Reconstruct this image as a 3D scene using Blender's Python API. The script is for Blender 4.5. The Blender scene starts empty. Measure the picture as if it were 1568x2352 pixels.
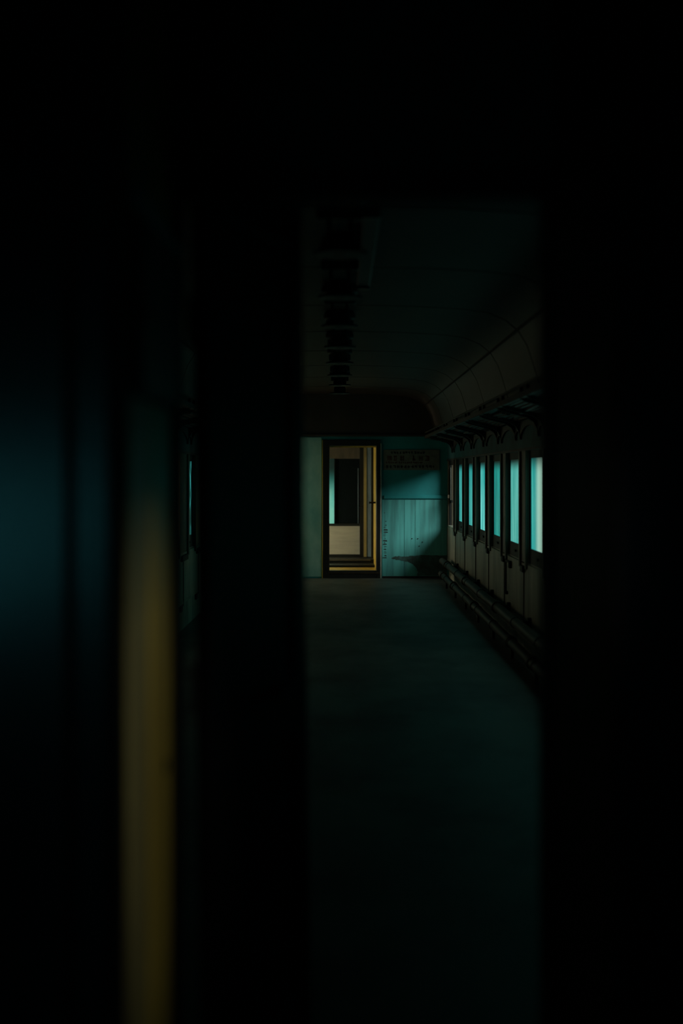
import bpy, bmesh, math, random
from mathutils import Vector

random.seed(7)
S = bpy.context.scene
COL = S.collection
R = math.radians

# ------------------------------------------------------------------ camera
# 50 mm lens, portrait frame, eye height 1.5 m, level, looking along +Y
cam_d = bpy.data.cameras.new('camera')
cam = bpy.data.objects.new('camera', cam_d)
COL.objects.link(cam)
cam.location = (0, 0, 1.5)
cam.rotation_euler = (R(90), 0, 0)
cam_d.sensor_fit = 'VERTICAL'
cam_d.sensor_height = 36
cam_d.lens = 50.0
cam_d.shift_x = 4 / 2352
cam_d.shift_y = -86 / 2352
cam_d.clip_start = 0.05
cam_d.dof.use_dof = True
cam_d.dof.focus_distance = 16.5
cam_d.dof.aperture_fstop = 1.3
S.camera = cam

# ------------------------------------------------------------------ world, sun, exposure
world = bpy.data.worlds.new('world')
S.world = world
world.use_nodes = True
bg = world.node_tree.nodes['Background']
bg.inputs[0].default_value = (0.12, 0.5, 0.5, 1)
bg.inputs[1].default_value = 0.02

sun_d = bpy.data.lights.new('sun', 'SUN')
sun_d.energy = 2.5
sun_d.color = (0.93, 1.0, 0.9)
sun_d.angle = R(29)
sun = bpy.data.objects.new('sun', sun_d)
COL.objects.link(sun)
sun.rotation_euler = Vector((-0.66, 0.60, -0.45)).to_track_quat('-Z', 'Y').to_euler()
sun.location = (6, 15, 5)

S.view_settings.view_transform = 'Standard'
S.view_settings.look = 'None'
S.view_settings.gamma = 1
S.view_settings.use_curve_mapping = False
S.view_settings.exposure = 0.0

# brightness of the window panes (grimy frosted glass lit from outside)
GLOW = 1.0

# ------------------------------------------------------------------ materials
def new_mat(name):
    m = bpy.data.materials.new(name)
    m.use_nodes = True
    nt = m.node_tree
    b = nt.nodes['Principled BSDF']
    return m, nt, b

def n(nt, kind, **kw):
    nd = nt.nodes.new(kind)
    for k, v in kw.items():
        setattr(nd, k, v)
    return nd

def paint(name, base, dark, rough=0.5, scale=(3, 3, 3), lo=0.42, hi=0.68, bump=0.15, spec=0.4, amount=1.0):
    """worn paint: base colour with darker worn patches, in world position"""
    m, nt, b = new_mat(name)
    L = nt.links.new
    geo = n(nt, 'ShaderNodeNewGeometry')
    mp = n(nt, 'ShaderNodeMapping')
    mp.inputs['Scale'].default_value = scale
    L(geo.outputs['Position'], mp.inputs['Vector'])
    no = n(nt, 'ShaderNodeTexNoise')
    no.inputs['Scale'].default_value = 1.0
    no.inputs['Detail'].default_value = 7
    no.inputs['Roughness'].default_value = 0.6
    L(mp.outputs[0], no.inputs['Vector'])
    cr = n(nt, 'ShaderNodeValToRGB')
    cr.color_ramp.elements[0].position = lo
    cr.color_ramp.elements[1].position = hi
    cr.color_ramp.elements[0].color = (*base, 1)
    cr.color_ramp.elements[1].color = tuple(base[i] * (1 - amount) + dark[i] * amount for i in range(3)) + (1,)
    L(no.outputs['Fac'], cr.inputs[0])
    L(cr.outputs[0], b.inputs['Base Color'])
    b.inputs['Roughness'].default_value = rough
    b.inputs['Specular IOR Level'].default_value = spec
    if bump:
        n2 = n(nt, 'ShaderNodeTexNoise')
        n2.inputs['Scale'].default_value = 40
        n2.inputs['Detail'].default_value = 4
        L(geo.outputs['Position'], n2.inputs['Vector'])
        bp = n(nt, 'ShaderNodeBump')
        bp.inputs['Strength'].default_value = bump
        bp.inputs['Distance'].default_value = 0.004
        L(n2.outputs['Fac'], bp.inputs['Height'])
        L(bp.outputs[0], b.inputs['Normal'])
    return m

def pane_mat(name, c1, c2, scale=(0, 9, 1.6), top=None, core=None, lo=0.38, hi=0.62):
    """grimy frosted pane lit from outside; its painted glow fades towards the upper edge"""
    m, nt, b = new_mat(name)
    L = nt.links.new
    geo = n(nt, 'ShaderNodeNewGeometry')
    mp = n(nt, 'ShaderNodeMapping')
    mp.inputs['Scale'].default_value = scale
    L(geo.outputs['Position'], mp.inputs['Vector'])
    no = n(nt, 'ShaderNodeTexNoise')
    no.inputs['Scale'].default_value = 1.0
    no.inputs['Detail'].default_value = 5
    no.inputs['Distortion'].default_value = 0.4
    L(mp.outputs[0], no.inputs['Vector'])
    cr = n(nt, 'ShaderNodeValToRGB')
    cr.color_ramp.elements[0].position = lo
    cr.color_ramp.elements[1].position = hi
    cr.color_ramp.elements[0].color = (*c1, 1)
    cr.color_ramp.elements[1].color = (*c2, 1)
    L(no.outputs['Fac'], cr.inputs[0])
    col = cr.outputs[0]
    sep = n(nt, 'ShaderNodeSeparateXYZ')
    L(geo.outputs['Position'], sep.inputs[0])
    if core:                                   # brighter core painted into the glow along the middle of the pane
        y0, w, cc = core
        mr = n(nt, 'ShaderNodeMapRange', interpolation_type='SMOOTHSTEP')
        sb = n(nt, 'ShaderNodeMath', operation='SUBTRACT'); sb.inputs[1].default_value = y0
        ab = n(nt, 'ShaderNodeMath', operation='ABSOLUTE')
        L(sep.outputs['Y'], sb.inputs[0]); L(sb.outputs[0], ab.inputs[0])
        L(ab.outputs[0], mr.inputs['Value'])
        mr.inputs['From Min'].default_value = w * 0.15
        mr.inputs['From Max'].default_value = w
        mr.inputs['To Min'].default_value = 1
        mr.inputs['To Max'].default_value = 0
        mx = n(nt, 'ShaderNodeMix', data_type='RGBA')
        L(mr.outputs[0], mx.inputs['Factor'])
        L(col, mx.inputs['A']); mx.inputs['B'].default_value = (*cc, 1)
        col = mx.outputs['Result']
    if top:  # darkening towards the top, painted into the glow
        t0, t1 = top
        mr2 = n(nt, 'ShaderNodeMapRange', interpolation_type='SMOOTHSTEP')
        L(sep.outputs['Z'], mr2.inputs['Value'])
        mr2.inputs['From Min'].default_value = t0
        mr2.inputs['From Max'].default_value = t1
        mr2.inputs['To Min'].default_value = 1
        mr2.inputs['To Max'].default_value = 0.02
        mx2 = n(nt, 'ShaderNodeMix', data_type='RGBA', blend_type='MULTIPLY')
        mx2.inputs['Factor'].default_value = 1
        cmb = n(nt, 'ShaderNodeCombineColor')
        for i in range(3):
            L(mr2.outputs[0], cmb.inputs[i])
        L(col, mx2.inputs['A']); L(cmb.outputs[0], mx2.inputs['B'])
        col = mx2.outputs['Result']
    L(col, b.inputs['Emission Color'])
    b.inputs['Emission Strength'].default_value = GLOW
    b.inputs['Base Color'].default_value = (0.02, 0.04, 0.04, 1)
    b.inputs['Roughness'].default_value = 0.35
    return m

M = {}
M['floor'] = paint('concrete_floor', (0.115, 0.122, 0.112), (0.034, 0.040, 0.042), 0.55, (1.6, 0.9, 1), 0.40, 0.64, 0.5, 0.35)
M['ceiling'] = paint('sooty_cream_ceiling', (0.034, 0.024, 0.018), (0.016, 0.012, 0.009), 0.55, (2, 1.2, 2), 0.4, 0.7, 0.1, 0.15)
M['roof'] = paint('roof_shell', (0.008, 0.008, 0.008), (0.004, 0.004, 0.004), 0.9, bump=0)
M['wall'] = paint('grimy_cream_wall', (0.44, 0.41, 0.32), (0.16, 0.15, 0.12), 0.45, (4, 3, 0.9), 0.40, 0.66, 0.2, 0.45)
M['post'] = paint('brown_post', (0.12, 0.10, 0.065), (0.05, 0.045, 0.034), 0.5, (6, 6, 1.5), 0.4, 0.7, 0.15, 0.4)
M['band'] = paint('teal_grey_band', (0.025, 0.12, 0.14), (0.016, 0.07, 0.08), 0.6, (3, 3, 3), 0.4, 0.7, 0.1, 0.1)
M['sash'] = paint('black_green_sash', (0.014, 0.018, 0.017), (0.007, 0.008, 0.008), 0.6, (8, 8, 8), bump=0.1, spec=0.25)
M['end'] = paint('teal_end_wall', (0.018, 0.24, 0.26), (0.012, 0.15, 0.165), 0.5, (2.5, 2.5, 1.5), 0.42, 0.75, 0.15, 0.35)
M['endpanel'] = paint('pale_teal_panel', (0.085, 0.38, 0.38), (0.045, 0.17, 0.17), 0.5, (13, 13, 0.8), 0.42, 0.72, 0.2, 0.35)
M['endleft'] = paint('greenish_cream_panel', (0.25, 0.47, 0.43), (0.11, 0.32, 0.31), 0.5, (3, 3, 1.6), 0.42, 0.72, 0.15, 0.35)
M['bulkhead'] = paint('brown_bulkhead', (0.032, 0.027, 0.018), (0.018, 0.016, 0.012), 0.6, (3, 3, 2), bump=0.1)
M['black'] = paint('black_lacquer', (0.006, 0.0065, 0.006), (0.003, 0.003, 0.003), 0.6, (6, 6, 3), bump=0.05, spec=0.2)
M['casing'] = paint('dark_casing', (0.010, 0.012, 0.011), (0.005, 0.005, 0.005), 0.5, (8, 8, 3), bump=0.05, spec=0.3)
M['gold'] = paint('yellow_varnish', (0.60, 0.41, 0.05), (0.34, 0.21, 0.025), 0.4, (14, 14, 3), 0.42, 0.7, 0.15, 0.5)
M['ochre'] = paint('dull_ochre_paint', (0.66, 0.45, 0.075), (0.33, 0.22, 0.055), 0.45, (10, 12, 1.3), 0.42, 0.66, 0.2, 0.35)
M['buff'] = paint('grey_buff_paint', (0.36, 0.285, 0.10), (0.20, 0.16, 0.07), 0.5, (10, 12, 1.3), 0.42, 0.66, 0.2, 0.35)
M['beige'] = paint('beige_panel', (0.42, 0.41, 0.32), (0.35, 0.34, 0.27), 0.5, (3, 3, 20), 0.4, 0.7, 0.05, 0.3)
M['greyblue'] = paint('grey_blue_jamb', (0.22, 0.30, 0.33), (0.14, 0.18, 0.20), 0.5, (8, 8, 2), bump=0.1)
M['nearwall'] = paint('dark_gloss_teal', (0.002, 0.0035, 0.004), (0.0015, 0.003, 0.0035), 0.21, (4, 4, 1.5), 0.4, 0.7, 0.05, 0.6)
M['pipe'] = paint('rusty_brown_pipe', (0.045, 0.032, 0.015), (0.014, 0.010, 0.007), 0.6, (14, 6, 14), 0.4, 0.66, 0.3, 0.15)
M['iron'] = paint('black_iron', (0.012, 0.012, 0.011), (0.007, 0.006, 0.005), 0.6, (10, 10, 10), bump=0.2, spec=0.3)
M['fan'] = paint('dark_fan_metal', (0.014, 0.014, 0.012), (0.006, 0.006, 0.006), 0.5, (10, 10, 10), bump=0.1, spec=0.4)
M['rack'] = paint('dark_rack_wood', (0.022, 0.017, 0.011), (0.010, 0.008, 0.006), 0.6, (12, 2, 12), bump=0.3, spec=0.3)
M['paper'] = paint('faded_notice_board', (0.13, 0.15, 0.12), (0.09, 0.10, 0.085), 0.6, (12, 12, 12), bump=0.05)
M['redink'] = paint('faded_red_ink', (0.075, 0.03, 0.02), (0.05, 0.03, 0.02), 0.7, bump=0)
M['blackink'] = paint('faded_black_ink', (0.018, 0.026, 0.026), (0.012, 0.02, 0.02), 0.7, bump=0)
M['bead'] = paint('pale_bead', (0.42, 0.47, 0.40), (0.25, 0.25, 0.2), 0.45, (5, 5, 5), bump=0.1)
M['darkglass'] = paint('dark_glass', (0.004, 0.008, 0.009), (0.003, 0.006, 0.007), 0.4, (3, 3, 3), bump=0, spec=0.1)
M['stain'] = paint('black_stain', (0.02, 0.035, 0.034), (0.01, 0.015, 0.015), 0.8, (30, 30, 30), bump=0.2)
M['smear_shade'] = paint('dark_smear_and_shade', (0.045, 0.115, 0.11), (0.03, 0.05, 0.045), 0.7, (12, 12, 9), 0.35, 0.6, 0.3, 0.2)  # tone for the smear and painted shade low on the end wall
M['lampwhite'] = paint('dusty_lamp_metal', (0.03, 0.032, 0.03), (0.016, 0.016, 0.015), 0.4, (5, 5, 5), bump=0.05)

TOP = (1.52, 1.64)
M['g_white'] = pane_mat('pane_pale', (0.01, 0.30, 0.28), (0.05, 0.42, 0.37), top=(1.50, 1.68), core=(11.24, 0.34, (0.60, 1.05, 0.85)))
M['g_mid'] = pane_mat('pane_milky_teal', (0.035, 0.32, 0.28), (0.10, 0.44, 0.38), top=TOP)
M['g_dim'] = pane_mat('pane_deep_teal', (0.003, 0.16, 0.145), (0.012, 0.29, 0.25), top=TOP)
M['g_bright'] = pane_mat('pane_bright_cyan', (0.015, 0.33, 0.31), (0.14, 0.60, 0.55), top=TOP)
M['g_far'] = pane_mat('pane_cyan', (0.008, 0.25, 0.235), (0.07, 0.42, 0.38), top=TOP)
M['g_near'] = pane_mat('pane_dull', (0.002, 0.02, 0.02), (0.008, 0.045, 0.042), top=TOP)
M['g_left'] = pane_mat('pane_soiled_green', (0.004, 0.03, 0.026), (0.05, 0.5, 0.48), scale=(0, 16, 4.5), top=None, lo=0.5, hi=0.66)
M['g_leftwarm'] = pane_mat('pane_warm_green', (1.1, 1.1, 0.6), (1.5, 1.5, 0.85), top=None)
M['g_leftend'] = pane_mat('pane_warm_bright', (10.0, 10.2, 6.8), (13.5, 13.4, 8.8), top=(0.95, 1.22))  # unseen pane, glow boosted and faded low to light the end wall
M['g_leftside'] = pane_mat('pane_warm_grey', (0.34, 0.32, 0.20), (0.48, 0.46, 0.29), top=None)
M['g_vest'] = pane_mat('pane_warm_daylight', (11.0, 10.0, 7.0), (13.4, 12.2, 8.6), top=None)
M['g_behind'] = pane_mat('pane_behind_teal', (0.12, 1.0, 1.15), (0.25, 1.4, 1.6), top=None)
M['g_strip'] = pane_mat('pane_mint', (0.05, 0.34, 0.27), (0.16, 0.46, 0.34), scale=(4, 0, 2), top=(1.02, 1.62))  # upward fade painted into the glowing strip beside the door glass

# ------------------------------------------------------------------ geometry helpers
W = {}            # world origin of each parent
CACHE = {}

def link(name, me, mat, loc=(0, 0, 0), parent=None):
    if mat is not None and not me.materials:
        me.materials.append(mat)
    o = bpy.data.objects.new(name, me)
    COL.objects.link(o)
    if parent is not None:
        p = W[parent.name]
        o.parent = parent
        o.location = (loc[0] - p[0], loc[1] - p[1], loc[2] - p[2])
        W[o.name] = loc
    else:
        o.location = loc
        W[o.name] = loc
    return o

def box_mesh(dx, dy, dz, bevel, mat):
    key = (round(dx, 4), round(dy, 4), round(dz, 4), bevel, mat.name)
    if key in CACHE:
        return CACHE[key]
    bm = bmesh.new()
    bmesh.ops.create_cube(bm, size=1)
    bmesh.ops.scale(bm, vec=(dx, dy, dz), verts=bm.verts)
    if bevel:
        bmesh.ops.bevel(bm, geom=bm.edges[:], offset=bevel, segments=1, affect='EDGES')
    me = bpy.data.meshes.new('box')
    bm.to_mesh(me); bm.free()
    me.materials.append(mat)
    CACHE[key] = me
    return me

def box(name, x, y, z, mat, parent=None, bevel=0.0):
    """x, y, z: (low, high) in world metres"""
    me = box_mesh(x[1] - x[0], y[1] - y[0], z[1] - z[0], bevel, mat)
    return link(name, me, mat, ((x[0] + x[1]) / 2, (y[0] + y[1]) / 2, (z[0] + z[1]) / 2), parent)

def lathe_mesh(prof, seg=20, axis='Z'):
    """prof: list of (radius, height)"""
    vs, fs = [], []
    for r, h in prof:
        for i in range(seg):
            a = 2 * math.pi * i / seg
            if axis == 'Z':
                vs.append((r * math.cos(a), r * math.sin(a), h))
            else:
                vs.append((r * math.cos(a), h, r * math.sin(a)))
    for j in range(len(prof) - 1):
        for i in range(seg):
            k = (i + 1) % seg
            fs.append((j * seg + i, j * seg + k, (j + 1) * seg + k, (j + 1) * seg + i))
    fs.append(tuple(range(seg))); fs.append(tuple((len(prof) - 1) * seg + i for i in range(seg)))
    me = bpy.data.meshes.new('lathe')
    me.from_pydata(vs, [], fs)
    bm = bmesh.new(); bm.from_mesh(me); bmesh.ops.recalc_face_normals(bm, faces=bm.faces[:]); bm.to_mesh(me); bm.free()
    return me

def prism_mesh(poly, length, axis='Y'):
    """extrude an outline; axis Y: outline in XZ; axis X: outline in YZ; centred on the axis"""
    h = length / 2
    if axis == 'Y':
        vs = [(a, -h, b) for a, b in poly] + [(a, h, b) for a, b in poly]
    else:
        vs = [(-h, a, b) for a, b in poly] + [(h, a, b) for a, b in poly]
    k = len(poly)
    fs = [tuple(range(k)), tuple(range(2 * k - 1, k - 1, -1))]
    fs += [(i, (i + 1) % k, k + (i + 1) % k, k + i) for i in range(k)]
    me = bpy.data.meshes.new('prism')
    me.from_pydata(vs, [], fs)
    bm = bmesh.new(); bm.from_mesh(me); bmesh.ops.recalc_face_normals(bm, faces=bm.faces[:]); bm.to_mesh(me); bm.free()
    return me

def smooth(me):
    for p in me.polygons:
        p.use_smooth = True
    me.set_sharp_from_angle(angle=R(35))
    return me

def tag(o, label, cat=None, group=None, kind=None):
    o['label'] = label
    if cat: o['category'] = cat
    if group: o['group'] = group
    if kind: o['kind'] = kind
    return o

def empty(name, loc):
    o = bpy.data.objects.new(name, None)
    COL.objects.link(o)
    o.location = loc
    o.empty_display_size = 0.1
    W[o.name] = tuple(loc)
    return o

# ------------------------------------------------------------------ layout of the carriage (metres)
Y0, Y1 = 2.95, 20.60           # near and far end of the long room
XR, XL = 1.56, -1.50           # inner faces of the side walls
SILL, HEAD = 0.76, 1.70
PITCH = 1.42
ZN = [3.77 + PITCH * k for k in range(12)]     # near edges of the right-hand window openings
OPEN = 0.95
OPEN_END = 1.06                # the last opening, beside the end wall
YB = -5.0                      # rear end of the car the camera stands in
YP = 2.20                      # the partition before the door

# ------------------------------------------------------------------ floor
fl = box('floor', (-1.62, 1.72), (YB - 0.1, Y1 + 0.12), (-0.12, 0.0), M['floor'])
tag(fl, 'bare scuffed concrete-grey floor running down the empty carriage', 'floor', kind='structure')

# ------------------------------------------------------------------ ceiling: curved panels with open joints
half = [(0, 2.670), (0.5, 2.660), (0.85, 2.640), (1.02, 2.615), (1.14, 2.565), (1.23, 2.490), (1.29, 2.390), (1.33, 2.270), (1.37, 2.130), (1.43, 2.020), (1.56, 1.960)]
def ceil_profile(off):
    r = [(x + 0.0, z + off) for x, z in half]
    l = [(-x * (1.5 / 1.56), z + off) for x, z in half[1:]]
    return l[::-1] + r
def shell_mesh(length, off, thick):
    lo = ceil_profile(off); hi = ceil_profile(off + thick)
    return smooth(prism_mesh(lo + hi[::-1], length))
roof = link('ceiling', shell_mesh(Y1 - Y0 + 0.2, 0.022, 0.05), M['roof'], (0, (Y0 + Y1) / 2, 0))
tag(roof, 'low curved carriage ceiling of sooty panels with dark cross joints', 'ceiling', kind='structure')
pm = None
joint = [4.4 + 1.8 * k for k in range(10)]
def ceiling_panel(a, b):
    me = shell_mesh(b - a - 0.03, 0.0, 0.018)
    return me
pm = ceiling_panel(joint[0], joint[1])
first = ceiling_panel(Y0, joint[0])
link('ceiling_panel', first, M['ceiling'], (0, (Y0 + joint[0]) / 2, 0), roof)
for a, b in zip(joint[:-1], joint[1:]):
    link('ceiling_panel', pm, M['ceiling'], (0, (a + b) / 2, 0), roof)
# slim bead along the spring line of the curve
for sx in (1, -1):
    x = 1.215 if sx > 0 else -1.215 * 1.5 / 1.56 
    box('cove_bead', (x - 0.004, x + 0.004), (Y0, Y1), (2.484, 2.50), M['ceiling'], roof)

# ------------------------------------------------------------------ side walls with window bays
GROUP_R = 'glowing windows along the right wall'
def side_wall(side):
    s = 1 if side == 'right' else -1
    xw = XR if s > 0 else XL
    def X(a, b):            # depth a..b outward from the wall face
        p, q = xw + s * a, xw + s * b
        return (min(p, q), max(p, q))
    zn = ZN if s > 0 else [z + 0.33 for z in ZN]
    op = OPEN if s > 0 else 0.62
    root = box('wall_' + side, X(0.02, 0.14), (Y0, Y1 + 0.1), (0.0, SILL), M['wall'])
    tag(root, 'grimy cream lower wall and posts along the %s side of the carriage' % side, 'wall', kind='structure')
    # band above the windows
    box('window_band', X(0.0, 0.14), (Y0, Y1 + 0.1), (HEAD, 2.02), M['band'], root)
    # lower edge of band
    box('head_rail', X(-0.012, 0.0), (Y0, Y1), (HEAD, HEAD + 0.022), M['sash'], root)
    # posts and panels
    edges = []
    prev = Y0
    for z in zn:
        edges.append((prev, z)); prev = z + (OPEN_END if s > 0 and z == zn[-1] else op)
    edges.append((prev, Y1))
    for a, b in edges:
        if b - a < 0.02: continue
        box('window_post', X(0.0, 0.14), (a, b), (SILL, HEAD), M['post'], root)
        if b - a > 0.3:
            box('post_strip', X(-0.018, 0.0), (b - 0.07, b - 0.004), (SILL - 0.05, HEAD), M['post'], root, 0.004)
            box('post_strip', X(-0.018, 0.0), (a + 0.004, a + 0.07), (SILL - 0.05, HEAD), M['post'], root, 0.004)
            box('post_foot', X(-0.026, 0.0), (a + 0.16, b - 0.16), (SILL - 0.085, SILL - 0.03), M['iron'], root, 0.004)
    # lower wall: one sheet for each bay, seams under the middle of the posts
    seams = [Y0] + [z - (PITCH - op) / 2 for z in zn] + [Y1]
    seams = sorted(set(round(v, 3) for v in seams))
    for a, b in zip(seams[:-1], seams[1:]):
        if b - a < 0.1: continue
        box('wall_panel', X(0.0, 0.02), (a + 0.006, b - 0.006), (0.27, SILL - 0.01), M['wall'], root, 0.003)
        box('seam_strip', X(-0.008, 0.0), (b - 0.022, b - 0.008), (0.24, SILL - 0.03), M['post'], root)
        box('panel_foot', X(0.0, 0.022), (b - 0.16, b - 0.02), (0.19, 0.27), M['iron'], root)
    box('kick_strip', X(-0.004, 0.012), (Y0, Y1), (0.262, 0.285), M['wall'], root)
    return root, X, zn, op

wr, XRf, znR, opR = side_wall('right')
wl, XLf, znL, opL = side_wall('left')

def window(idx, X, y, op, mat, label, group, open_sash=False):
    xo = X(0, 0)[0]
    r = empty('window_%d' % idx, (xo, y + op / 2, SILL))
    tag(r, label, 'window', group, 'structure')
    d = (0.018, 0.05)
    st = 0.045
    box('sash_stile', X(*d), (y, y + st), (SILL, HEAD), M['sash'], r)
    box('sash_stile', X(*d), (y + op - (0.012 if open_sash else st), y + op), (SILL, HEAD), M['sash'], r)
    box('top_rail', X(*d), (y + st, y + op - st), (1.635, HEAD), M['sash'], r)
    if not open_sash:
        box('bottom_rail', X(*d), (y + st, y + op - st), (SILL, 0.886), M['sash'], r)
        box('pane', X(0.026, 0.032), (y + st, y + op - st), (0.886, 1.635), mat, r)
        box('sash_lift', X(0.004, 0.018), (y + op / 2 - 0.05, y + op / 2 + 0.05), (0.81, 0.83), M['iron'], r)
    else:
        box('sill_board', X(-0.005, 0.14), (y, y + op), (SILL - 0.004, SILL + 0.012), M['bead'], r)
        box('sash_rail', X(0.03, 0.05), (y + op - 0.20, y + op - 0.012), (1.10, 1.135), M['sash'], r)
        box('glass_edge', X(0.03, 0.034), (y + op - 0.050, y + op - 0.012), (1.135, 1.60), M['bead'], r)
        box('catch', X(-0.012, 0.018), (y + op - 0.03, y + op - 0.012), (1.16, 1.21), M['post'], r, 0.003)
    return r

near_lab = ['first dull window on right wall, just past the open door', 'second dull window on right wall, past the open door',
            'third teal window on right wall, past the open door', 'fourth teal window on right wall, behind the door jamb',
            'fifth teal window on right wall, hidden by the right door jamb']
wi = 1
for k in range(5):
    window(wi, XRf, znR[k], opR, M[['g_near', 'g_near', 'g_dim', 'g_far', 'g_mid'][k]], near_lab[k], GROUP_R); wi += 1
far_lab = [('g_white', 'nearest and palest glowing window, cut by the right door jamb'),
           ('g_mid', 'milky teal window second from the right door jamb'),
           ('g_dim', 'deep dim teal window, darkest of the row on the right wall'),
           ('g_bright', 'bright cyan streaked window, fourth from the right door jamb'),
           ('g_far', 'narrow cyan window, second glowing one from the far end'),
           ('g_far', 'farthest glowing cyan window, next to the open one at the end wall')]
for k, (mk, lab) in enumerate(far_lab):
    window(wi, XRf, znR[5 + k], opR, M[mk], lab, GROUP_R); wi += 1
window(wi, XRf, znR[11], OPEN_END, None, 'open dark window with lit sill beside the far end wall', GROUP_R, True); wi += 1
ords = ['first', 'second', 'third', 'fourth', 'fifth', 'sixth', 'seventh', 'eighth', 'ninth', 'tenth', 'eleventh', 'twelfth']
for k in range(12):
    mk = 'g_leftend' if k == 11 else 'g_leftwarm' if k >= 10 else ('g_left' if k == 7 else ('g_leftside' if k >= 5 else 'g_near'))
    if k == 7:
        lab = 'soiled green window seen as a thin upright slit left of the dark door'
    else:
        lab = '%s window of the left wall counted from the dark door, hidden behind it' % ords[k]
    window(wi, XLf, znL[k], opL, M[mk], lab, 'windows along the left wall'); wi += 1

# ------------------------------------------------------------------ far end wall
DX0, DX1, DTOP = -0.151, 0.530, 1.916       # door opening
CX0, CX1, CTOP = -0.246, 0.587, 2.000       # outside of its casing
we = box('wall_far', (CX1, XR + 0.14), (Y1, Y1 + 0.12), (0, 2.05), M['end'])
tag(we, 'teal painted end wall with pale streaked panels beside the far door', 'wall', kind='structure')
box('wall_section', (XL - 0.14, CX0), (Y1, Y1 + 0.12), (0, 2.05), M['end'], we)
box('wall_section', (CX0, CX1), (Y1, Y1 + 0.12), (CTOP, 2.05), M['end'], we)
box('bulkhead', (XL - 0.14, XR + 0.14), (Y1, Y1 + 0.12), (2.05, 2.75), M['bulkhead'], we)
box('cornice_strip', (XL, XR), (Y1 - 0.025, Y1), (2.055, 2.085), M['gold'] if False else M['bulkhead'], we, 0.004)
for a, b in ((0.612, 0.931), (0.935, 1.088), (1.091, 1.555)):
    box('wall_panel', (a, b), (Y1 - 0.012, Y1), (0.02, 1.135), M['endpanel'], we, 0.003)
for a, b in ((-1.495, -0.90), (-0.896, -0.262)):
    box('wall_panel', (a, b), (Y1 - 0.012, Y1), (0.02, 2.04), M['endleft'], we, 0.003)
for a, b in ((0.64, XR),):
    box('dado_rail', (a, b), (Y1 - 0.030, Y1), (1.150, 1.200), M['end'], we, 0.006)
    box('skirting', (a - 0.02, b), (Y1 - 0.022, Y1), (0.0, 0.03), M['iron'], we, 0.004)
for px, pz in ((1.045, 0.573), (1.13, 0.573), (1.197, 0.523), (1.15, 0.465)):
    link('bolt', lathe_mesh([(0.008, 0), (0.008, 0.006)], 8, 'Y'), M['iron'], (px, Y1 - 0.020, pz), we)
# tall streaks of dirt with a hard outline down the left edge of the panel
random.seed(3)
for k in range(26):
    z = 1.08 - k * 0.031 - random.uniform(0, 0.012)
    w = random.uniform(0.02, 0.07) if k > 9 else random.uniform(0.01, 0.03)
    if k < 10 and random.random() < 0.5: continue
    x = 0.655 + random.uniform(-0.012, 0.012)
    hh = random.uniform(0.004, 0.010)
    poly = [(-w / 2, -hh * random.uniform(.3, 1)), (w / 2, -hh * .4 + random.uniform(-.012, .012)), (w / 2 - .008, hh), (-w / 2 + .01, hh * .8)]
    link('stain_mark', prism_mesh(poly, 0.002), M['stain'], (x, Y1 - 0.0128, z), we)
# dark smear low on the panels, with the corner shade painted into it
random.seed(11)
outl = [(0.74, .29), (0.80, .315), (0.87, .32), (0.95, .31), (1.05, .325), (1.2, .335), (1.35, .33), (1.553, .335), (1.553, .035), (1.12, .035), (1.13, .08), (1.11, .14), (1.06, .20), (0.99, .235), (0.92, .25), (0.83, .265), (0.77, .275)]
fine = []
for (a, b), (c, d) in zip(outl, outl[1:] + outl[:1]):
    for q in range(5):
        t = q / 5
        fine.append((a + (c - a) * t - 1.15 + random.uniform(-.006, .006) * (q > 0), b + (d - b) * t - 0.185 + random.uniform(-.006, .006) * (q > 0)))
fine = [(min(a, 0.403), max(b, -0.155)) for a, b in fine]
link('smear_shade_patch', prism_mesh(fine, 0.002), M['smear_shade'], (1.15, Y1 - 0.0135, 0.185), we)

# ------------------------------------------------------------------ notice board: the rows are too dim to read, only their strokes show
nb = empty('notice_board', (1.04, Y1, 1.56))
tag(nb, 'long faded notice board with rows of red and black characters on end wall', 'sign')
bd = box('board', (0.635, 1.445), (Y1 - 0.014, Y1), (1.565, 1.860), M['paper'], nb, 0.003)
random.seed(21)
def row(z, h, x0, x1, step, mat, seg):
    x = x0
    while x < x1:
        w = step * 0.72
        bars = []
        for q in range(seg):
            if random.random() < 0.5:
                bars.append((x, x + w * random.uniform(.5, 1), z + h * random.uniform(0, .85), 0.012))
            else:
                bars.append((x + w * random.uniform(0, .8), None, z, h))
        vs, fs = [], []
        for a, b, zz, hh in bars:
            b = a + 0.011 if b is None else b
            i = len(vs)
            vs += [(a - x, 0, zz - z), (b - x, 0, zz - z), (b - x, 0, zz + hh - z), (a - x, 0, zz + hh - z),
                   (a - x, -.001, zz - z), (b - x, -.001, zz - z), (b - x, -.001, zz + hh - z), (a - x, -.001, zz + hh - z)]
            fs += [(i + 4, i + 5, i + 6, i + 7), (i, i + 4, i + 7, i + 3), (i + 1, i + 5, i + 6, i + 2), (i, i + 1, i + 5, i + 4), (i + 3, i + 2, i + 6, i + 7)]
        me = bpy.data.meshes.new('glyph'); me.from_pydata(vs, [], fs)
        link('printed_character', me, mat, (x, Y1 - 0.0141, z), nb)
        x += step
row(1.800, 0.032, 0.74, 1.24, 0.042, M['blackink'], 4)
row(1.700, 0.074, 0.69, 0.96, 0.092, M['redink'], 6)
row(1.700, 0.074, 1.05, 1.32, 0.092, M['redink'], 6)
row(1.662, 0.020, 0.67, 1.20, 0.030, M['redink'], 3)
row(1.595, 0.038, 0.67, 1.36, 0.052, M['blackink'], 4)

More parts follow.
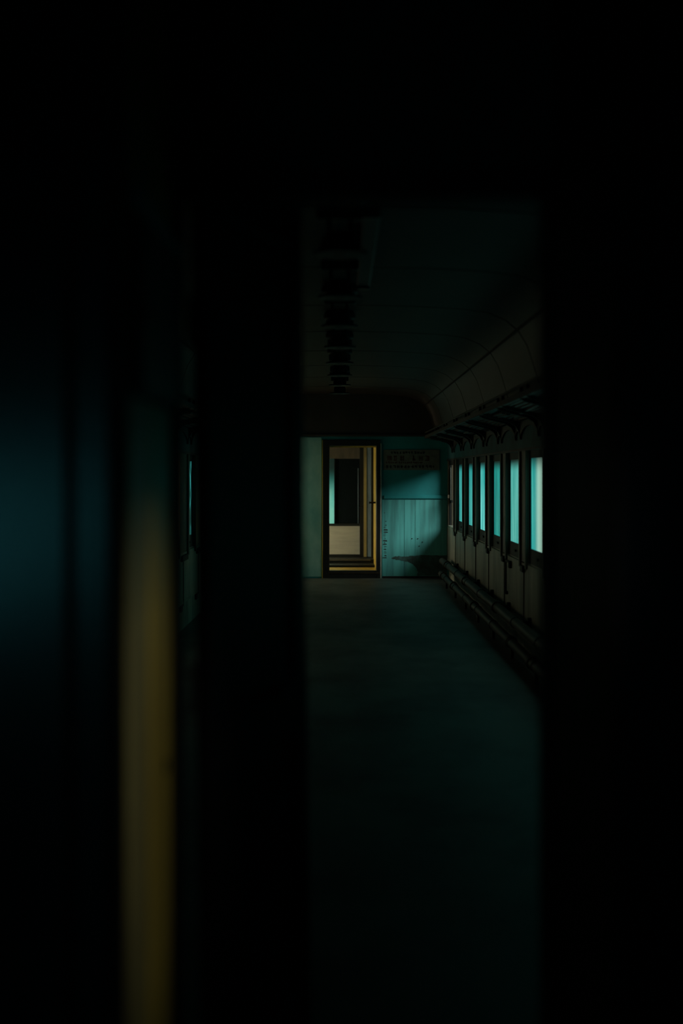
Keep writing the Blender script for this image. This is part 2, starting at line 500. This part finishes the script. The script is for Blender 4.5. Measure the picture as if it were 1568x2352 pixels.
# ------------------------------------------------------------------ far doorway
d2 = empty('door_2', ((DX0 + DX1) / 2, Y1, 0))
tag(d2, 'dark framed open doorway with yellow lining in the far end wall', 'doorway', kind='structure')
yc = (Y1 - 0.035, Y1 + 0.13)
box('jamb', (CX0, DX0), yc, (0, CTOP), M['casing'], d2, 0.004)
box('jamb', (DX1, CX1), yc, (0, CTOP), M['casing'], d2, 0.004)
box('head', (DX0, DX1), yc, (DTOP, CTOP), M['casing'], d2, 0.004)
box('sill', (DX0, DX1), yc, (0, 0.108), M['casing'], d2, 0.004)
box('sill_nosing', (DX0 - 0.02, DX1 + 0.04), (Y1 - 0.045, Y1 - 0.03), (0.068, 0.080), M['pipe'], d2, 0.003)
box('edge_bead', (CX0 - 0.010, CX0), (Y1 - 0.03, Y1), (0.0, CTOP), M['gold'], d2)
box('edge_bead', (CX1, CX1 + 0.016), (Y1 - 0.03, Y1), (0.0, 1.95), M['bead'], d2)
# yellow lining and tread boards of the gangway
box('lining', (DX1 - 0.004, DX1 + 0.04), (Y1 + 0.13, 22.2), (0.0, 2.1), M['gold'], d2)
for k in range(3):
    box('tread_board', (DX0 - 0.6, DX1), (Y1 + 0.135 + k * 0.20, Y1 + 0.325 + k * 0.20), (0.05, 0.108), M['gold'], d2, 0.004)
box('head_bead', (DX0, DX1), (Y1 + 0.13, Y1 + 0.16), (DTOP - 0.02, DTOP + 0.005), M['gold'], d2)
hd = box('door_handle', (0.435, 0.53), (Y1 + 0.30, Y1 + 0.325), (1.075, 1.10), M['iron'], d2, 0.005)
box('handle_tip', (0.430, 0.447), (Y1 + 0.28, Y1 + 0.345), (1.07, 1.105), M['iron'], hd, 0.004)

# gangway shell
gw = box('wall_gangway', (-1.50, -1.40), (Y1 + 0.12, 23.3), (-0.12, 2.6), M['bulkhead'])
tag(gw, 'side wall of the dim gangway beyond the far door', 'wall', kind='structure')
box('roof_board', (-1.5, 1.0), (Y1 + 0.12, 23.3), (2.4, 2.5), M['bulkhead'], gw)
box('side_board', (0.60, 0.70), (Y1 + 0.12, 23.3), (-0.12, 2.4), M['bulkhead'], gw)
box('end_board', (-1.5, 1.0), (23.2, 23.3), (-0.12, 2.5), M['black'], gw)
gf = box('floor', (-1.45, 0.65), (Y1 + 0.12, 23.25), (-0.12, 0.05), M['black'])
tag(gf, 'black floor plate of the gangway beyond the far door', 'floor', kind='structure')
gwin = empty('window_40', (-1.40, 21.5, 0.45))
tag(gwin, 'daylit side window of the gangway, out of sight left of the far door', 'window', kind='structure')
box('pane', (-1.395, -1.388), (21.0, 22.0), (0.40, 0.95), M['g_vest'], gwin)
box('sash_rail', (-1.40, -1.37), (20.95, 22.05), (0.35, 0.40), M['sash'], gwin)
box('sash_rail', (-1.40, -1.37), (20.95, 22.05), (0.95, 1.00), M['sash'], gwin)
box('sash_stile', (-1.40, -1.37), (20.95, 21.0), (0.40, 0.95), M['sash'], gwin)
box('sash_stile', (-1.40, -1.37), (22.0, 22.05), (0.40, 0.95), M['sash'], gwin)

# door of the next car
d3 = empty('door_3', (0, 22.6, 0.05))
tag(d3, 'door of the next car with beige lower panel and dark glass', 'door', kind='structure')
box('step', (-1.3, DX1), (21.40, 22.2), (0.05, 0.135), M['casing'], d3)
box('step', (-1.3, DX1), (22.0, 22.5), (0.135, 0.19), M['casing'], d3, 0.004)
box('step_edge', (-1.3, 0.48), (21.98, 22.0), (0.17, 0.185), M['post'], d3)
box('jamb', (0.492, DX1), (22.20, 22.30), (0.05, 2.1), M['casing'], d3)
box('jamb', (0.422, 0.497), (22.48, 22.6), (0.2, 2.1), M['greyblue'], d3)
box('jamb_strip', (0.378, 0.424), (22.47, 22.6), (0.2, 2.1), M['buff'], d3)
box('stile', (0.317, 0.380), (22.50, 22.66), (0.19, 2.1), M['casing'], d3)
box('bottom_rail', (-0.9, 0.317), (22.54, 22.66), (0.05, 0.234), M['casing'], d3)
box('lower_panel', (-0.9, 0.317), (22.60, 22.66), (0.234, 0.684), M['beige'], d3)
box('lock_rail', (-0.9, 0.317), (22.57, 22.66), (0.684, 0.722), M['casing'], d3)
box('glass', (-0.078, 0.317), (22.63, 22.65), (0.722, 1.752), M['darkglass'], d3)
box('glass_bead', (0.286, 0.297), (22.615, 22.63), (0.722, 1.60), M['greyblue'], d3)
box('mullion', (-0.088, -0.076), (22.58, 22.66), (0.722, 1.752), M['casing'], d3)
box('side_pane', (-0.9, -0.088), (22.63, 22.65), (0.722, 1.752), M['g_strip'], d3)
box('top_panel', (-0.9, 0.317), (22.60, 22.66), (1.752, 2.1), M['post'], d3)
hh = box('door_handle', (0.30, 0.345), (22.46, 22.48), (0.965, 0.99), M['iron'], d3, 0.004)

# ------------------------------------------------------------------ heating pipes along the right wall
def heating_pipe(x, z, r, ya, yb, couplings, label):
    root = empty('heating_pipe', (x, (ya + yb) / 2, z))
    tag(root, label, 'pipe', 'heating pipes along the right wall')
    h = (yb - ya) / 2
    link('pipe', smooth(lathe_mesh([(r * .7, -h), (r, -h + .015), (r, h - .02), (r * .8, h - .004), (r * .45, h)], 18, 'Y')), M['pipe'], (x, (ya + yb) / 2, z), root)
    cm = smooth(lathe_mesh([(r * 1.05, -.07), (r * 1.28, -.06), (r * 1.28, .06), (r * 1.05, .07)], 18, 'Y'))
    for y in couplings:
        link('coupling', cm, M['pipe'], (x, y, z), root)
    y = ya + 0.5
    while y < yb:
        if z > 0.2:
            box('support', (x + r * 0.9, XR - 0.03), (y - 0.02, y + 0.02), (z - 0.015, z + 0.015), M['iron'], root)
            box('pipe_bracket', (XR - 0.03, XR + 0.02), (y - 0.03, y + 0.03), (z - 0.04, z + 0.04), M['iron'], wr, 0.003)
        else:
            box('support', (x - 0.012, x + 0.012), (y - 0.02, y + 0.02), (0.0, z - r * 0.9), M['iron'], root)
        link('clamp', smooth(lathe_mesh([(r * 1.12, -.02), (r * 1.12, .02)], 18, 'Y')), M['iron'], (x, y, z), root)
        y += PITCH
    return root
heating_pipe(1.435, 0.290, 0.044, 4.0, 19.95, [9.6, 13.0, 16.2, 19.0], 'upper rusty heating pipe along the foot of the right wall')
heating_pipe(1.405, 0.125, 0.040, 4.0, 19.75, [10.4, 11.7, 14.9, 17.6, 19.3], 'lower rusty heating pipe next to the floor on the right')

# small bracket and rod fixed to the right wall under the second window
cb = empty('conduit_rod', (XR, 12.85, 0.42))
tag(cb, 'thin dark upright rod with hooked top fixed to lower right wall', 'rod')
box('rod', (XR - 0.025, XR - 0.010), (13.20, 13.222), (0.40, 0.70), M['iron'], cb)
box('hook', (XR - 0.025, XR - 0.010), (12.92, 13.222), (0.695, 0.712), M['iron'], cb)
box('fixing_plate', (XR - 0.025, XR), (12.90, 12.99), (0.65, 0.715), M['iron'], cb, 0.003)
box('fixing_plate', (XR - 0.025, XR), (13.18, 13.24), (0.39, 0.42), M['iron'], cb, 0.003)

# ------------------------------------------------------------------ luggage racks
def luggage_rack(side):
    s = 1 if side == 'right' else -1
    xw = XR if s > 0 else XL
    zn = znR if s > 0 else znL
    root = empty('luggage_rack', (xw, 12.0, 1.8))
    tag(root, 'dark slatted luggage rack on arched brackets above the %s windows' % side, 'rack', 'luggage racks')
    def X(a, b):
        p, q = xw - s * a, xw - s * b
        return (min(p, q), max(p, q))
    ya, yb = Y0 + 0.02, Y1 - 0.03
    # front rail, back rail
    box('front_rail', X(0.300, 0.335), (ya, yb), (2.020, 2.065), M['rack'], root, 0.006)
    box('front_rail', X(0.318, 0.334), (ya, yb), (2.095, 2.115), M['rack'], root, 0.004)
    random.seed(31 if s > 0 else 32)
    spots = [z - 0.09 for z in zn] + [z + 0.24 for z in zn]
    spots = sorted(y for y in spots if ya + .05 < y < yb - .05)
    # slats, broken here and there
    for j in range(7):
        d = 0.02 + j * 0.040
        zt = 1.955 + 0.075 * d / 0.3
        y = ya
        while y < yb - 0.05:
            ln = min(random.choice([1.42, 2.84, 2.84]), yb - y)
            if random.random() > 0.12:
                o = box('slat', X(d, d + 0.028), (y + 0.004, y + ln - 0.004), (zt, zt + 0.014), M['rack'], root)
                if random.random() < 0.35:
                    o.rotation_euler = (R(random.uniform(-1.4, 1.4)), 0, R(random.uniform(-0.5, 0.5)))
            y += ln
    # curved bracket plates, foot on the wall, nose at the front rail
    out = [(0.0, 1.80), (0.018, 1.80), (0.024, 1.86), (0.05, 1.91), (0.10, 1.945), (0.18, 1.965), (0.30, 1.995), (0.335, 2.02), (0.335, 2.10), (0.318, 2.10), (0.30, 2.025), (0.0, 1.95)]
    bm_ = prism_mesh([(-s * a, b - 1.8) for a, b in out], 0.022)
    for y in spots:
        link('bracket', bm_, M['rack'], (xw, y, 1.8), root)
    # arched valance boards between brackets
    cache = {}
    for a, b in zip(spots[:-1], spots[1:]):
        w = round(b - a, 3)
        if w not in cache:
            rise = 0.085 if w > 0.6 else 0.055
            pts = []
            nseg = 12
            for i in range(nseg + 1):
                t = i / nseg
                pts.append((-w / 2 + w * t, 1.82 + rise * (1 - abs(2 * t - 1) ** 2.6) - 1.8))
            pts += [(w / 2, 0.15), (-w / 2, 0.15)]
            cache[w] = prism_mesh(pts, 0.014, 'X')
        link('arched_valance', cache[w], M['rack'], (xw - s * 0.010, (a + b) / 2, 1.8), root)
    return root
luggage_rack('right')
luggage_rack('left')

# ------------------------------------------------------------------ ceiling fans
def fan_proto(y):
    root = empty('ceiling_fan', (0.0, y, 2.665))
    link('ceiling_plate', lathe_mesh([(0.10, 0), (0.115, -0.02), (0.115, -0.05), (0.06, -0.07)], 20), M['fan'], (0, y, 2.665), root)
    box('cross_bar', (-0.098, 0.098), (y - 0.03, y + 0.03), (2.545, 2.60), M['fan'], root, 0.006)
    for sx in (-1, 1):
        box('yoke_arm', (sx * 0.045 - 0.009, sx * 0.045 + 0.009), (y - 0.014, y + 0.014), (2.47, 2.55), M['lampwhite'], root, 0.003)
    mt = link('motor_housing', smooth(lathe_mesh([(0.03, 0.03), (0.055, 0.02), (0.066, 0.0), (0.066, -0.045), (0.045, -0.065), (0.015, -0.07)], 20)), M['fan'], (0, y, 2.47), root)
    bl = prism_mesh([(0.02, -0.004), (0.06, -0.016), (0.105, -0.012), (0.105, -0.008), (0.06, -0.011), (0.02, 0.002)], 0.045)
    for q in range(4):
        o = link('blade', bl, M['fan'], (0, y, 2.425), root)
        o.rotation_euler = (0, 0, R(45 + 90 * q))
    ring = smooth(lathe_mesh([(0.108, -0.006), (0.114, -0.006), (0.114, 0.006), (0.108, 0.006)], 24))
    link('guard_ring', ring, M['fan'], (0, y, 2.41), root)
    for q in range(4):
        a = R(90 * q)
        o = box('guard_stay', (-0.006, 0.006), (y - 0.111, y - 0.02), (2.405, 2.412), M['fan'], root)
        o.rotation_euler = (0, 0, a)
        cx, cy = 0.0655 * math.sin(a), -0.0655 * math.cos(a)
        o.location = (cx, cy, 2.4085 - 2.665)
    return root
proto = fan_proto(5.85)
fan_words = ['nearest of the row, above the doorway edge', 'second of the row from the door', 'third of the row from the door', 'fourth of the row from the door',
             'fifth of the row from the door', 'sixth of the row from the door', 'seventh of the row from the door', 'eighth and farthest of the row']
fans = [proto]
for k in range(1, 8):
    r = proto.copy(); COL.objects.link(r)
    r.location = (0.0, 5.85 + 1.44 * k, 2.665)
    W[r.name] = tuple(r.location)
    for ch in list(proto.children):
        c = ch.copy(); COL.objects.link(c); c.parent = r
    fans.append(r)
for r, wd in zip(fans, fan_words):
    tag(r, 'small dark ceiling fan on a yoke, ' + wd, 'fan', 'ceiling fans in a row')

# lamp batten beside the fans
lb = empty('lamp_batten', (0.135, 7.2, 2.66))
tag(lb, 'long dark lamp batten on the ceiling beside the nearest fans', 'lamp')
box('housing', (0.10, 0.175), (6.0, 8.35), (2.60, 2.662), M['fan'], lb, 0.006)
box('end_cap', (0.10, 0.175), (8.30, 8.36), (2.585, 2.60), M['lampwhite'], lb, 0.004)
box('end_cap', (0.10, 0.175), (6.0, 6.06), (2.585, 2.60), M['lampwhite'], lb, 0.004)

# ------------------------------------------------------------------ partition before the door: passage walls, casing, lintel
PL, PR = -0.336, 0.424
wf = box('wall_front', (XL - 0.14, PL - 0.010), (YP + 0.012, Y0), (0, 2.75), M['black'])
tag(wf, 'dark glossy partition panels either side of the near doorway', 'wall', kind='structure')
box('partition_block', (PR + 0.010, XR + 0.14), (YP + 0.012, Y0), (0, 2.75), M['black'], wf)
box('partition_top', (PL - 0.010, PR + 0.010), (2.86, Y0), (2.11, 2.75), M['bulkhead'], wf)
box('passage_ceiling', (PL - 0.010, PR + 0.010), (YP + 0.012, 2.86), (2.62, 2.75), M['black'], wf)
# face panels on the camera side
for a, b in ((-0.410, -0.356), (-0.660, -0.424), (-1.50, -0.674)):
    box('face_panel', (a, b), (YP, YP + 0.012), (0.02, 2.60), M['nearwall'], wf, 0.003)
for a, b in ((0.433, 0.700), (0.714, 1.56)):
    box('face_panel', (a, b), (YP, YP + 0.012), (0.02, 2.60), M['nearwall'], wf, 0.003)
box('corner_bead', (PL - 0.012, PL + 0.002), (YP - 0.004, YP + 0.03), (0, 2.6), M['black'], wf, 0.004)
box('corner_bead', (PR - 0.002, PR + 0.016), (YP - 0.004, YP + 0.03), (0, 2.6), M['black'], wf, 0.004)
# passage lining boards
box('passage_board', (PL - 0.010, PL), (2.275, 2.505), (0, 2.62), M['buff'], wf, 0.003)
box('passage_board', (PL - 0.010, PL), (2.515, 2.845), (0, 2.62), M['ochre'], wf, 0.003)
box('passage_board', (PR, PR + 0.010), (YP + 0.035, 2.845), (0, 2.62), M['black'], wf, 0.003)
box('passage_bolt', (PL - 0.002, PL + 0.004), (2.735, 2.76), (0.925, 0.95), M['iron'], wf, 0.002)

# small black cupboard high on the left passage wall
cu = empty('wall_cupboard', (PL, 2.52, 1.62))
tag(cu, 'black shallow cupboard high on the left passage wall above yellow boards', 'cupboard')
box('body', (PL, PL + 0.012), (2.27, 2.82), (1.625, 1.93), M['black'], cu, 0.003)
dd = box('cupboard_door', (PL + 0.012, PL + 0.018), (2.29, 2.80), (1.64, 1.915), M['casing'], cu, 0.002)
box('top_ledge', (PL, PL + 0.020), (2.25, 2.84), (1.93, 1.955), M['greyblue'], cu, 0.003)  # grey-blue colour stands in for a highlight on the upper edge
box('knob', (PL + 0.018, PL + 0.028), (2.32, 2.335), (1.76, 1.775), M['iron'], dd, 0.003)

# near doorway with its open leaf
d1f = empty('trim_1', (0.04, 2.90, 0))
tag(d1f, 'black casing around the near doorway', 'door casing', kind='structure')
box('jamb', (PL - 0.005, -0.323), (2.85, 2.95), (0, 2.12), M['black'], d1f)
box('jamb', (0.414, PR + 0.012), (2.85, 2.95), (0, 2.12), M['black'], d1f)
box('head', (PL, PR), (2.84, 2.95), (2.055, 2.115), M['black'], d1f, 0.004)

leaf = bpy.data.objects.new('door_1', None); COL.objects.link(leaf)
W[leaf.name] = (0, 0, 0)
tag(leaf, 'black panelled door leaf standing open into the carriage', 'door', kind='structure')
th = 0.034
def lbox(name, x, y, z, mat, parent=leaf, bevel=0.003):
    return box(name, x, y, z, mat, parent, bevel)
lw = 0.66
lbox('stile', (0, 0.09), (-th, 0), (0.03, 2.19), M['black'])
lbox('stile', (lw - 0.09, lw), (-th, 0), (0.03, 2.19), M['black'])
lbox('rail', (0.09, lw - 0.09), (-th, 0), (0.03, 0.22), M['black'])
lbox('rail', (0.09, lw - 0.09), (-th, 0), (0.86, 1.00), M['black'])
lbox('rail', (0.09, lw - 0.09), (-th, 0), (2.06, 2.19), M['black'])
lbox('panel', (0.085, lw - 0.085), (-th + 0.01, -0.01), (0.215, 0.865), M['black'])
lbox('panel', (0.085, lw - 0.085), (-th + 0.01, -0.01), (0.995, 2.065), M['black'])
ho = lbox('door_handle', (lw - 0.36, lw - 0.24), (-th - 0.045, -th - 0.03), (0.98, 1.0), M['iron'])
lbox('handle_stem', (lw - 0.26, lw - 0.24), (-th - 0.03, -th + 0.008), (0.98, 1.0), M['iron'], ho)
for z in (0.25, 1.05, 1.82):
    lbox('hinge', (-0.014, 0.02), (-0.006, 0.006), (z - 0.05, z + 0.05), M['iron'])
leaf.location = (-0.290, 2.985, 0)
leaf.rotation_euler = (R(-0.7), 0, R(90 - 16.4))

# ------------------------------------------------------------------ the car the camera stands in (lights the near partition)
wn = box('wall_rear', (XL - 0.14, XR + 0.14), (YB - 0.12, YB), (0, 2.75), M['black'])
tag(wn, 'dark rear wall of the car behind the viewer', 'wall', kind='structure')
nr = box('ceiling', (XL - 0.14, XR + 0.14), (YB - 0.12, YP + 0.02), (2.66, 2.76), M['roof'])
tag(nr, 'dark flat ceiling of the car on this side of the partition', 'ceiling', kind='structure')
def near_side(side, holes):
    s = 1 if side == 'right' else -1
    xw = 0.80 if s > 0 else XL + 0.05  # right wall set inward so sun through its added opening reaches the boards
    xr = (min(xw, xw + s * 0.08), max(xw, xw + s * 0.08))
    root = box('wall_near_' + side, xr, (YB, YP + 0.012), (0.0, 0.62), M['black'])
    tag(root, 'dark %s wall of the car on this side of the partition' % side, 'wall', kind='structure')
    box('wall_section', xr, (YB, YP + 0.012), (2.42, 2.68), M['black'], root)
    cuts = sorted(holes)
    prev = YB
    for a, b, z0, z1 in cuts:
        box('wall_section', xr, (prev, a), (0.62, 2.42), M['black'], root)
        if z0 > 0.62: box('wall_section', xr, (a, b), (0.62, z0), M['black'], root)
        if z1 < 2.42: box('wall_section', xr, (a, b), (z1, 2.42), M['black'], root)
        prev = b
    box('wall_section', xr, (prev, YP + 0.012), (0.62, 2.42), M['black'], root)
    return root, xw, s
LH = [(-4.55, -3.60, 1.0, 1.5), (-3.15, -2.20, 1.0, 1.5), (-1.75, -0.80, 1.0, 1.5)]
_, xl_, _s = near_side('left', LH)
RH = [(-3.15, -2.20, 1.0, 1.5), (1.20, 1.74, 1.58, 1.84)]
_, xr_, _s = near_side('right', RH)
wn_i = 41
for a, b, z0, z1 in LH:
    r = empty('window_%d' % wn_i, (xl_, (a + b) / 2, z0)); wn_i += 1
    tag(r, 'teal window behind the viewer on the left, %s' % {-4.55: 'rearmost', -3.15: 'middle', -1.75: 'nearest'}[a], 'window', 'windows behind the viewer', 'structure')
    box('pane', (xl_ - 0.06, xl_ - 0.05), (a, b), (z0, z1), M['g_behind'], r)
    box('glazing_bar', (xl_ - 0.05, xl_ - 0.03), (a, b), ((z0 + z1) / 2 - 0.012, (z0 + z1) / 2 + 0.012), M['sash'], r)
a, b, z0, z1 = RH[0]
r = empty('window_%d' % wn_i, (xr_, (a + b) / 2, z0)); wn_i += 1
tag(r, 'teal window behind the viewer on the right', 'window', 'windows behind the viewer', 'structure')
box('pane', (xr_ + 0.05, xr_ + 0.06), (a, b), (z0, z1), M['g_behind'], r)
box('glazing_bar', (xr_ + 0.03, xr_ + 0.05), (a, b), ((z0 + z1) / 2 - 0.012, (z0 + z1) / 2 + 0.012), M['sash'], r)
a, b, z0, z1 = RH[1]  # unseen opening, added to let sun onto the yellow passage boards
r = empty('window_%d' % wn_i, (xr_, (a + b) / 2, z0)); wn_i += 1
tag(r, 'small added opening on the right beside the viewer, for sun on the boards', 'window', kind='structure')
for p in ((a, a + 0.03), (b - 0.03, b)):
    box('frame_stile', (xr_ + 0.04, xr_ + 0.08), p, (z0, z1), M['sash'], r)
